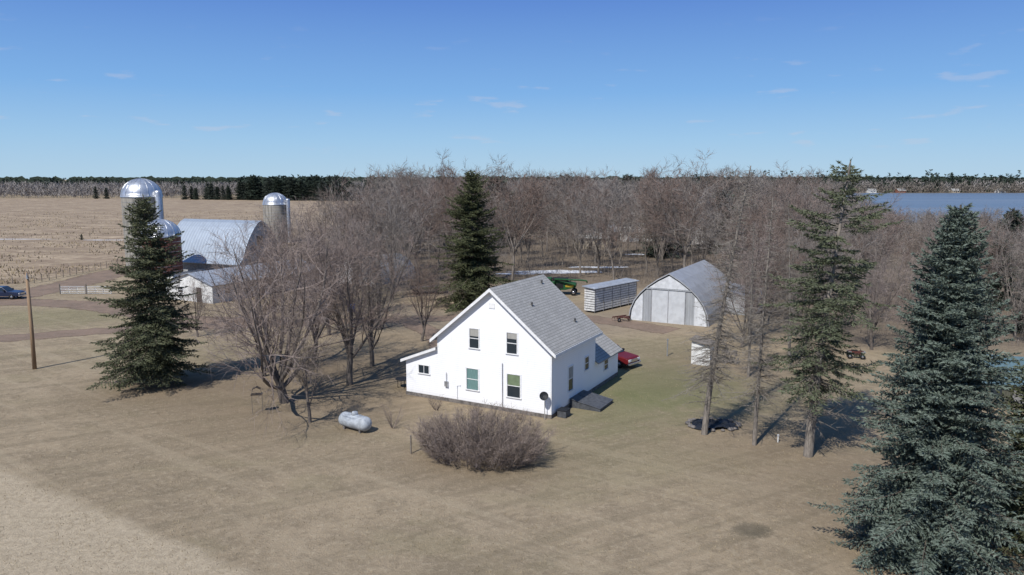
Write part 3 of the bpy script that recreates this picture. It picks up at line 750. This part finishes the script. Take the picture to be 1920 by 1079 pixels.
# ------------------------------------------------------------------ farm buildings
def dome(mb,r,z,n=28,flat=.85,cx=0,cy=0):
    prof=[(r*math.cos(math.pi/2*i/9),z+r*flat*math.sin(math.pi/2*i/9)) for i in range(10)]
    mb.lathe([(r*1.03,z-.25),(r*1.03,z)]+prof,n,cx,cy)
def silo(loc,r,h,wm,label,chute=None,flat=.9,hoops=True,rz=0):
    S=thing('silo',(loc[0],loc[1],0),rz,label,'silo')
    g=MB();g.lathe([(r,-.1),(r,h)],40);part('wall',g,wm,S,True)
    g=MB();z=.5
    while z<h and hoops:
        g.lathe([(r+.005,z),(r+.03,z),(r+.03,z+.04),(r+.005,z+.04)],40);z+=.75
    if hoops: part('hoops',g,M_GALV,S)
    g=MB();dome(g,r,h,32,flat);dm=part('dome',g,M_DOME,S,True)
    g=MB()
    for i in range(16):
        a=i*math.pi/8;p=[((r*1.01)*math.cos(math.pi/2*j/7)*math.cos(a),(r*1.01)*math.cos(math.pi/2*j/7)*math.sin(a),h+r*1.01*flat*math.sin(math.pi/2*j/7)) for j in range(8)]
        g.tube(p,[.035]*8,4)
    part('rib',g,M_GALV,dm)
    if chute is not None:
        a,rc,hc=chute;g=MB();cx=(r+rc*.7)*math.cos(a);cy=(r+rc*.7)*math.sin(a)
        g.lathe([(rc,0),(rc,hc),(rc*.85,hc+rc*.5),(0,hc+rc*.75)],16,cx,cy);part('chute',g,M_GALV,S,True)
    return S
silo((-71.1,142.4),3.6,13.7,M_CONC,'tall grey concrete stave silo with shiny metal dome',(-.35,.65,14.3))
silo((-54.6,114.5),2.8,8.3,M_TILE,'short red tile silo with metal dome roof',None,.85)
silo((-62.8,196.5),3.2,10.3,M_CONC,'pale concrete silo with metal dome behind the barn',(-.2,.55,11.3))
S=thing('barn',(-41.6,121.2,0),A+.12,'large white barn with curved blue-grey metal roof flaring at the eaves','barn')
LB_=15.4
arch=[(-5.6,3.25),(-4.8,3.95),(-4.35,4.8),(-3.85,5.8),(-3.25,6.85),(-2.5,7.9),(-1.7,8.85),(-.9,9.6),(0,10.0)]
full=arch+[(-x,z) for x,z in arch[-2::-1]]
g=MB();g.extr([(-4.6,-.05),(-4.6,3.7)]+[(x*.965,z-.14) for x,z in full[2:-2]]+[(4.6,3.7),(4.6,-.05)],-LB_,0,'x');part('wall',g,M_PALEW,S)
g=MB()
ringo=[(x*1.015,z+.12) for x,z in full]
n=len(full)
for i in range(n-1):
    g.extr([full[i],full[i+1],ringo[i+1],ringo[i]],-LB_-.5,.5,'x')
part('roof',g,M_METR,S)
g=MB();g.box(.005,.06,-1.6,1.6,0,3.2);part('door',g,M_WHITE,S)
g=MB();g.box(.005,.06,-.7,.7,6.2,7.6);part('door',g,M_DARKW,S,label='dark hay loft door')
S=thing('milk_house',(-40.9,99.3,0),A,'long low white farm outbuilding with blue-grey metal roof','shed')
g=MB();prism_wall(g,-9,0,0,21,2.5,3.9);part('wall',g,M_WHITE,S)
g=MB();kq=1.4/4.5;slab(g,-4.5,3.93,.35,2.5-.35*kq+.03,-.3,21.2,.08);slab(g,-9.35,2.5-.35*kq+.031,-4.5,3.931,-.3,21.2,.08);part('roof',g,M_METR2,S)
for y in (2.5,6,9.5,13,16.5,19.5): win(S,'y',y,1.1,1.9,.9,0,None,out=1)
win(S,'x',-6.5,1.1,1.9,1,0,None)
g=MB();g.box(-3.2,-2.2,-.05,-.005,0,2.05);d=part('door',g,M_DARKW,S);g=MB();g.box(-2.4,-2.32,-.09,-.05,.95,1.05);part('handle',g,M_CHR,d)
S=thing('lean_shed',(-49.5,106.5,0),A,'small white shed with flat grey metal roof below the silo','shed')
g=MB();g.extr([(-4.5,-.05),(0,-.05),(0,3.2),(-4.5,2.4)],0,5);part('wall',g,M_WHITE,S)
g=MB();slab(g,-4.8,2.37,.3,3.27,-.3,5.3,.08);part('roof',g,M_METR2,S)
g=MB();g.box(-3,-1.8,-.05,-.005,0,2.0);part('door',g,M_DARKW,S)
S=thing('arched_shed',(-25.5,117.5,0),A,'small arched white metal shed behind the barnyard','shed')
ar=[(4.2*math.cos(math.pi*i/16),4.1*math.sin(math.pi*i/16)) for i in range(17)]
g=MB();g.extr([(x*.98,z*.98-.02) for x,z in ar],.15,11);part('wall',g,M_WHITE,S)
g=MB()
for i in range(16): g.extr([(ar[i][0],ar[i][1]),(ar[i+1][0],ar[i+1][1]),(ar[i+1][0]*1.02,ar[i+1][1]*1.02),(ar[i][0]*1.02,ar[i][1]*1.02)],0,11.2)
part('roof',g,M_QUON,S);g=MB();g.box(-1.5,1.5,.09,.14,0,2.7);part('door',g,M_DOORG,S)
# machine shed
S=thing('machine_shed',(18.4,85.6,0),A,'gothic-arched grey galvanised machine shed with big pale door','machine shed',sc=1.04)
ha=[(-4.6,0),(-4.42,1.25),(-3.98,2.3),(-3.3,3.2),(-2.4,4.05),(-1.3,4.85),(0,5.6)]
full=ha+[(-x,z) for x,z in ha[-2::-1]]
g=MB();g.extr([(x*.975,z*.975-.02) for x,z in full],.15,15.9);part('wall',g,M_PANEL,S)
g=MB()
for i in range(len(full)-1):
    g.extr([full[i],full[i+1],(full[i+1][0]*1.02,full[i+1][1]*1.02+.02),(full[i][0]*1.02,full[i][1]*1.02+.02)],0,16)
part('roof',g,M_QUON,S)
g=MB();g.extr([(-4.4,0),(-4.27,1.2),(-3.85,2.2),(-3.2,3.05),(-3.0,3.2),(-3.0,0)],.08,.143);part('panel',g,M_FRONT,S)
g=MB();g.extr([(4.4,0),(4.27,1.2),(3.85,2.2),(3.2,3.05),(3.0,3.2),(3.0,0)],.08,.143);part('panel',g,M_FRONT,S)
g=MB();g.extr([(-2.3,3.95),(2.3,3.95),(1.25,4.7),(0,5.4),(-1.25,4.7)],.08,.143);part('panel',g,M_FRONT,S)
g=MB();g.box(-1.9,1.9,.06,.14,0,3.7);d=part('door',g,M_DOORG,S);
g=MB();g.box(-2.6,2.6,.03,.145,3.8,3.92);part('door_track',g,M_PANEL,d)
for a,b_ in ((-2.0,-1.9),(1.9,2.0),(-.04,.04)):
    g=MB();g.box(a,b_,.035,.058 if a==-.04 else .145,0,3.79);part('door_trim',g,M_GALV,d)
S=thing('lean_shed',(28.5,91,0),A,'blue-grey corrugated metal shed beside the machine shed','shed')
g=MB();g.extr([(-2,-.05),(1.8,-.05),(1.8,2.2),(-2,2.9)],0,7);part('wall',g,M_PANEL,S)
g=MB();slab(g,-2.2,2.96,2.1,2.2,-.2,7.2,.08);part('roof',g,M_METR,S);g=MB();g.box(-1,.8,-.05,-.005,0,2.1);part('door',g,M_PANEL,S)
# corn crib
S=thing('corn_crib',(10.5,92.1,0),math.atan2(7.4,6.6),'long narrow white slatted corn crib with dark gaps','corn crib')
g=MB();Lc=9.8
g.box(.1,Lc-.1,.1,1.5,.3,3.1);part('core',g,M_GREYW,S)
g=MB()
z=.25
while z<3.1:
    g.box(0,Lc,0,.05,z,z+.22);g.box(0,Lc,1.55,1.6,z,z+.22);g.box(-.05,0,0,1.6,z,z+.22);g.box(Lc,Lc+.05,0,1.6,z,z+.22);z+=.31
part('slats',g,M_SLAT,S)
for i in range(6):
    x=.04+i*(Lc-.08)/5;g=MB();g.box(x-.035,x+.035,-.04,-.005,0,3.15);part('stud',g,M_GREYW,S)
g=MB();g.extr([(-.25,3.12),(1.85,3.3),(1.85,3.38),(-.25,3.2)],-.3,Lc+.3,'x');part('roof',g,M_METR2,S)
S=thing('garden_shed',(17.3,65.9,0),A,'tiny white wooden shed with brown sloping roof','shed')
g=MB();g.extr([(-.85,-.05),(.85,-.05),(.85,1.85),(-.85,2.2)],0,2.0);part('wall',g,M_WHITE,S)
g=MB();slab(g,-1.05,2.27,1.1,1.83,-.2,2.2,.07);part('roof',g,M_POST,S);g=MB();g.box(-.3,.4,-.04,-.004,0,1.8);part('door',g,M_WHITE,S)
S=thing('wood_pile',(19.9,66.8,0),A,'stack of grey split firewood beside the tiny shed','wood pile')
g=MB();rr_=random.Random(2)
for i in range(60):
    x=rr_.uniform(-1.1,1.1);z=.1+ (i%7)*.17;g.tube([(x,-.3,z),(x+rr_.uniform(-.03,.03),.3,z)],[.09,.09],7,cap=True)
part('logs',g,M_POST,S)
S=thing('storage_shed',(35.3,53.6,0),A+.12,'low shed with blue-grey metal roof and greenish brown walls','shed')
g=MB();g.extr([(0,-.05),(6,-.05),(6,2.0),(3,3.3),(0,2.0)],0,10,'x');part('wall',g,M_BROWNW,S)
kq=1.3/3;g=MB();slab(g,-.4,2.0-.4*kq+.03,3,3.33,-.3,10.3,.07,axis='x');slab(g,3.001,3.331,6.4,2.0-.4*kq+.03,-.3,10.3,.07,axis='x');part('roof',g,M_TEALR,S)
g=MB();g.box(2.0,3.2,-.05,-.005,0,1.8);part('door',g,M_GREYW,S)
g=MB();g.box(.6,1.3,-.05,-.005,.9,1.5);part('window',g,M_GLASS,S)

cot=[(23.5,203,.3,M_ORANGE,M_METR2,'red-walled cottage among the bare trees'),(20,182,-.3,M_TANW,M_SHIN,'tan cottage with grey roof in the woods'),(34,203,.2,M_WHITE,M_SHIN,'white cottage among the bare trees'),(52,190,.5,M_WHITE,M_METR2,'white cottage with pale roof in the woods'),
 (60,150,-.3,M_ORANGE,M_SHIN,'brick cottage half hidden by bare trees'),(420,868,.1,M_WHITE,M_SHIN,'white cottage on the lake shore'),(455,870,.1,M_ORANGE,M_SHIN,'red cottage on the lake shore'),(520,872,0,M_TANW,M_SHIN,'tan cottage on the lake shore'),(575,874,.2,M_WHITE,M_SHIN,'white cottage on the lake shore'),(615,876,0,M_ORANGE,M_METR2,'red cottage on the lake shore')]
for x,y,rz,wm,rm,lb in cot:
    S=thing('cottage',(x,y,0),rz,lb,'house')
    g=MB();prism_wall(g,-3.5,3.5,-4.5,4.5,2.7,4.9);o=part('wall',g,wm,S,rz=1.57)
    g=MB();kq=2.2/3.5;slab(g,0,4.93,3.9,2.7-.4*kq+.03,-4.8,4.8,.1);slab(g,-3.9,2.7-.4*kq+.031,0,4.931,-4.8,4.8,.1);part('roof',g,rm,S,rz=1.57)
    for wx in (-2.5,1.8):
        g=MB();g.box(wx,wx+1.1,-3.55,-3.505,1.0,2.1);part('window',g,M_GLASS,S)
    g=MB();g.box(-.3,.6,-3.55,-3.505,0,2.1);part('door',g,M_DARKW,S)

# ------------------------------------------------------------------ fences and gates
S=thing('wire_fence',(-78,119,0),math.pi/2-.02,'long wire fence with weathered posts along the dry field','fence')
g=MB()
for i in range(20): g.tube([(i*1.9,0,-.1),(i*1.9,0,1.3)],[.06,.05],6,cap=True)
part('posts',g,M_POST,S)
g=MB()
for z in (.25,.5,.75,1.0,1.2): g.tube([(0,0,z),(36,0,z)],[.02,.02],3)
part('wire',g,M_POST,S)
S=thing('wire_fence',(-78,119,0),math.pi+.08,'wire fence with weathered posts running along the field edge','fence')
g=MB()
for i in range(16): g.tube([(i*2.4+1,0,-.1),(i*2.4+1,0,1.3)],[.06,.05],6,cap=True)
part('posts',g,M_POST,S)
g=MB()
for z in (.25,.5,.75,1.0,1.2): g.tube([(0,0,z),(38,0,z)],[.02,.02],3)
part('wire',g,M_POST,S)
for i in range(2):
    S=thing('farm_gate',(-66.8+i*3.9,107.7,0),0,'galvanised tubular farm gate across the dirt track','gate','farm gates by the barn')
    g=MB()
    for z in (.15,.4,.65,.9,1.15): g.tube([(0,0,z),(3.6,0,z)],[.035,.035],6)
    for x in (0,1.2,2.4,3.6): g.tube([(x,0,.15),(x,0,1.15)],[.035,.035],6)
    part('rails',g,M_GALV,S)
    g=MB();g.tube([(-.12,0,-.1),(-.12,0,1.5)],[.09,.09],8,cap=True);part('post',g,M_POST,S)

# ------------------------------------------------------------------ vehicles
def wheel(S,x,y,r=.38,w=.24):
    g=MB();g.lathe([(r*.55,-w/2),(r*.92,-w/2),(r,-w*.35),(r,w*.35),(r*.92,w/2),(r*.55,w/2)],24)
    wo=part('wheel',g,M_BLACK,S,True,loc=(x,y,r));wo.rotation_euler=(math.pi/2,0,0)
    g=MB();g.lathe([(0,-w*.42),(r*.3,-w*.42),(r*.56,-w*.3),(r*.56,w*.3),(r*.3,w*.42),(0,w*.42)],16);part('rim',g,M_CHR,wo,True)
def truck(name,loc,rz,paint,label,cat,suv=False):
    S=thing(name,loc,rz,label,cat)
    rb=-2.6 if suv else -.85
    g=MB()
    prof=[(-2.75,.5),(2.65,.45),(2.78,.62),(2.76,.85),(2.6,1.02),(1.35,1.16),(-.75,1.18),(-2.72,1.18)]
    g.extr(prof,-.95,.95);o=part('body',g,paint,S,bev=.09)
    g=MB()
    b0=[(1.25,-.88),(1.25,.88),(rb,.88),(rb,-.88)];t0=[(.45,-.70),(.45,.70),(rb+.25,.70),(rb+.25,-.70)]
    g.v=[(x,y,1.14) for x,y in b0]+[(x,y,1.78) for x,y in t0]
    g.f=[(0,1,5,4),(1,2,6,5),(2,3,7,6),(3,0,4,7),(4,5,6,7)];g.m=[0]*5
    part('cab',g,paint,S,bev=.09)
    def q(a,b,c,d,nm,mt=M_GLASS):
        g=MB();g.face([a,b,c,d]);part(nm,g,mt,S)
    q((1.19,-.76,1.21),(1.19,.76,1.21),(.55,.63,1.72),(.55,-.63,1.72),'windshield')
    q((rb+.01,.74,1.22),(rb+.01,-.74,1.22),(rb+.20,-.62,1.72),(rb+.20,.62,1.72),'rear_window')
    for s_ in (-1,1):
        q((.95,s_*.872,1.22),(rb+.15,s_*.872,1.22),(rb+.32,s_*.735,1.70),(.38,s_*.735,1.70),'side_window')
        g=MB();y0=s_*.70;g.box(2.66,2.80,min(y0-.18,y0+.18),max(y0-.18,y0+.18),.70,.90);part('headlight',g,M_LAMP,S)
        g=MB();g.box(-2.80,-2.74,min(y0-.1,y0+.1),max(y0-.1,y0+.1),.75,1.05);part('tail_light',g,M_REDP,S)
        g=MB();g.box(.75,.95,min(s_*.9,s_*1.12),max(s_*.9,s_*1.12),1.2,1.38);part('mirror',g,M_BLACK,S)
    g=MB();g.box(2.70,2.82,-.48,.48,.66,.90);part('grille',g,M_CHR,S)
    g=MB();g.box(2.7,2.9,-.93,.93,.40,.58);part('bumper',g,M_CHR,S,bev=.03)
    g=MB();g.box(-2.92,-2.76,-.93,.93,.48,.66);part('bumper',g,M_CHR,S,bev=.03)
    if not suv:
        g=MB();g.box(-2.65,-.9,-.82,.82,1.185,1.2);part('bed',g,M_BLACK,S)
    for x in (1.75,-1.75):
        for y in (-.86,.86): wheel(S,x,y)
truck('parked_car',(9.0,66.6,0),A-.25,M_MAR,'maroon car with chrome grille parked behind the house','car',True)
truck('pickup_truck',(-72.6,103.6,0),.05,M_NAVY,'dark blue pickup truck parked on the dirt track','pickup truck')

S=thing('combine_harvester',(7.4,107.5,0),math.pi*.95,'green combine harvester with unloading auger behind the house','combine harvester',sc=.80)
g=MB();g.extr([(-2.6,1.5),(-.6,1.0),(1.6,1.0),(1.9,1.6),(1.9,2.5),(.6,2.7),(-1.0,2.45),(-2.6,2.1)],-1.15,1.15);part('body',g,M_GREEN,S,bev=.08)
g=MB();g.extr([(1.9,1.5),(3.0,1.6),(3.15,2.5),(2.9,3.1),(1.9,3.15)],-.75,.75);cb=part('cab',g,M_GREEN,S,bev=.05)
g=MB();g.box(3.12,3.18,-.65,.65,1.75,2.5);part('window',g,M_GLASS,cb)
for y0,y1 in ((-.80,-.76),(.76,.80)):
    g=MB();g.box(2.05,2.9,y0,y1,1.8,2.9);part('window',g,M_GLASS,cb)
g=MB();g.tube([(1.2,1.3,2.2),(1.2,1.45,3.0),(-3.4,2.6,3.1),(-4.6,2.9,3.05),(-4.8,2.95,2.7)],[.17,.17,.15,.15,.17],10,cap=True);part('unloading_auger',g,M_GREEN,S,True)
g=MB();g.box(3.2,4.3,-2.2,2.2,.3,.9);part('header',g,M_GREEN,S,bev=.05)
g=MB();g.tube([(4.4,-2.2,.8),(4.4,2.2,.8)],[.45,.45],6,cap=True);part('reel',g,M_YEL,S)
g=MB();g.box(-2.2,-.7,1.155,1.19,1.55,2.0);part('side_panel',g,M_YEL,S)
g=MB();g.box(-.3,1.2,1.155,1.19,1.3,2.2);part('side_panel',g,M_BLACK,S)
for y in (-1.45,1.45): wheel(S,1.2,y,.95,.55);wheel(S,-2.2,y*.85,.55,.35)
g=MB();g.extr([(-.9,2.6),(1.5,2.6),(1.8,3.05),(-1.2,3.05)],-1.1,1.1);part('grain_tank',g,M_BLACK,S)
g=MB();g.tube([(-1.6,.4,2.3),(-1.6,.4,3.1)],[.07,.07],8,cap=True);part('exhaust_stack',g,M_BLACK,S)

S=thing('farm_wagon',(-12.6,108.5,0),.2,'grey flatbed farm wagon parked at the woods','wagon')
g=MB();g.box(-2.6,2.6,-1.1,1.1,.8,.95);part('deck',g,M_POST,S);g=MB();g.box(-2.6,-2.5,-1.1,1.1,.95,1.9);part('rack',g,M_POST,S)
for x in (-1.7,1.7):
    for y in (-1,1): wheel(S,x,y,.38,.2)
S=thing('field_implement',(13.4,86.8,0),.6,'small rusty red tillage implement on the grass','farm implement')
g=MB();g.box(-1.1,1.1,-.06,.06,.45,.57);g.box(-1.1,1.1,.7,.82,.45,.57);g.box(-.06,.06,-1.,.8,.46,.58);part('frame',g,M_REDP,S)
g=MB()
for i in range(6): g.tube([(-1+.4*i,.76,.5),(-1+.4*i,1.0,.3),(-1+.4*i,.85,0)],[.03,.03,.02],5)
part('tines',g,M_REDP,S)
for x in (-.8,.8): wheel(S,x,-.1,.25,.12)
S=thing('quad_bike',(32.8,68.5,0),-.3,'dull red quad bike parked by the trees','quad bike',sc=.85)
g=MB();g.extr([(-.8,.45),(.8,.45),(.95,.75),(.5,.9),(.1,.8),(-.5,.85),(-.95,.8)],-.25,.25);part('body',g,M_REDP,S,bev=.04)
g=MB();g.box(-.5,.15,-.18,.18,.86,.95);part('seat',g,M_BLACK,S,bev=.03)
for a,b_ in ((.45,.95),(-.95,-.5)):
    g=MB();g.box(a,b_,-.5,.5,.76,.80);part('fender',g,M_GREYW,S)
g=MB();g.tube([(.4,-.35,1.1),(.45,0,1.0),(.4,.35,1.1)],[.02]*3,6);g.tube([(.45,0,1.),(.55,0,.7)],[.03,.03],6);part('handlebar',g,M_BLACK,S)
for x in (-.65,.65):
    for y in (-.42,.42): wheel(S,x,y,.28,.22)

# ------------------------------------------------------------------ small things
S=thing('blue_barrel',(-19.3,87.2,0),0,'blue plastic barrel on a wooden stand','barrel')
g=MB();g.lathe([(0,1.1),(.4,1.1),(.45,1.16),(.45,1.5),(.47,1.53),(.45,1.56),(.45,1.95),(.4,2.05),(0,2.05)],24);part('drum',g,M_BLUEP,S,True)
g=MB();g.box(-.5,.5,-.5,.5,.98,1.08)
for x in (-.42,.42):
    for y in (-.42,.42): g.box(x-.05,x+.05,y-.05,y+.05,0,.98)
part('stand',g,M_POST,S)
S=thing('bird_feeder',(-18.6,51.9,0),.2,'dark tray bird feeder on a two-legged metal stand','bird feeder')
g=MB();
for x in (-.36,.36): g.tube([(x,0,0),(x,0,1.5),(x*.6,0,1.95)],[.014]*3,6)
part('stand',g,M_GREYP,S);g=MB();g.box(-.4,.4,-.22,.22,1.4,1.47);part('tray',g,M_DARKW,S)
g=MB();g.extr([(-.3,1.85),(0,2.0),(.3,1.85),(.28,1.83),(0,1.96),(-.28,1.83)],-.2,.2);part('roof',g,M_DARKW,S)
S=thing('fence_post',(15,69.4,0),0,'lone grey metal post in the grass','post')
g=MB();g.tube([(0,0,0),(0,0,1.6)],[.06,.06],8,cap=True);part('shaft',g,M_GALV,S)
g=MB();g.box(-.09,.09,-.09,.09,1.6,1.66);part('cap',g,M_GALV,S)
S=thing('fence_post',(-6.3,43.9,0),0,'short grey wooden post beside the bush','post')
g=MB();g.tube([(0,0,0),(0,0,1.15)],[.05,.05],8,cap=True);part('shaft',g,M_POST,S)
g=MB();g.tube([(0,0,1.15),(0,0,1.19)],[.065,.05],8,cap=True);part('cap',g,M_POST,S)
S=thing('vent_pipe',(17.3,45.9,0),0,'short white plastic pipe standing in the lawn','pipe')
g=MB();g.lathe([(.05,0),(.05,.42),(.07,.42),(.07,.52),(0,.54)],12);part('pipe',g,M_PVC,S)
S=thing('fire_pit',(14.0,49.2,0),0,'ring of field stones around black tarp and ashes','fire pit')
rr_=random.Random(6)
g=MB()
for i in range(11):
    for j in range(9):
        x=-1.5+i*.3;y=-1.0+j*.25;g.v.append((x+rr_.uniform(-.1,.1),y+rr_.uniform(-.1,.1),.03+.22*rr_.random()*(1-(x/1.9)**2)))
for i in range(10):
    for j in range(8):
        a=i*9+j;g.f.append((a,a+9,a+10,a+1));g.m.append(0)
part('tarp',g,M_TARP,S)
for i in range(17):
    a=i*6.283/17+rr_.uniform(-.1,.1);g=MB();r0=rr_.uniform(.13,.24)
    g.lathe([(0,-r0*.4),(r0*.8,-r0*.2),(r0,.15*r0),(r0*.7,r0*.6),(0,r0*.8)],7);o=part('stone',g,M_STONE,S,False,loc=(1.75*math.cos(a),1.25*math.sin(a),.06),rz=rr_.uniform(0,3))

# ------------------------------------------------------------------ light, sky, camera
W_=bpy.data.worlds.new('World');scene.world=W_;W_.use_nodes=True
t=NT(W_.node_tree);bg=W_.node_tree.nodes['Background']
el=math.radians(50);az=math.radians(33)
sky=t.new('ShaderNodeTexSky',sky_type='NISHITA');sky.sun_disc=False;sky.sun_elevation=el;sky.sun_rotation=math.radians(213)
sky.air_density=1.0;sky.dust_density=.4;sky.ozone_density=2.0;sky.altitude=200
tc=t.new('ShaderNodeTexCoord').outputs['Generated']
sp=t.new('ShaderNodeSeparateXYZ');t.l.new(tc,sp.inputs[0])
rp=t.new('ShaderNodeValToRGB');e=rp.color_ramp.elements
e[0].position=0;e[0].color=(4.9,7.1,9.0,1);e[1].position=1;e[1].color=(.8,2.0,5.0,1)
for ps,cc in ((.05,(3.7,6.3,9.2,1)),(.11,(2.3,4.9,9.0,1)),(.22,(1.25,2.9,7.5,1)),(.45,(.95,2.4,6.0,1))):
    q=e.new(ps);q.color=cc
t.l.new(sp.outputs[2],rp.inputs[0])
skyc=t.mix(.92,sky.outputs[0],rp.outputs[0])
n=t.noise(t.scale(tc,(9,9,42)),1.6,5,.5)
band=t.math('MULTIPLY',t.sstep(sp.outputs[2],.02,.05),t.math('SUBTRACT',1.,t.sstep(sp.outputs[2],.09,.22)))
cl=t.math('MULTIPLY',t.math('MULTIPLY',t.sstep(n,.62,.73),band),.28)
c=t.mix(cl,skyc,(6.6,6.6,7.6))
t.put(bg.inputs['Color'],c);bg.inputs['Strength'].default_value=.09
sl=bpy.data.lights.new('sun','SUN');sl.energy=4.9;sl.angle=math.radians(.5);sl.color=(1,.965,.91)
so=obj('sun',sl);d=Vector((math.sin(az)*math.cos(el),math.cos(az)*math.cos(el),-math.sin(el)))
so.rotation_euler=d.to_track_quat('-Z','Y').to_euler();so.location=(-30,-30,60)
cam=bpy.data.cameras.new('camera');cam.lens=36*1380/1920;cam.sensor_width=36;cam.clip_end=12000;cam.clip_start=.5
co=obj('camera',cam,None,(0,0,17));co.rotation_euler=(math.radians(90)-math.atan(205/1380),0,0)
scene.camera=co
scene.view_settings.view_transform='Standard';scene.view_settings.look='None';scene.view_settings.exposure=0
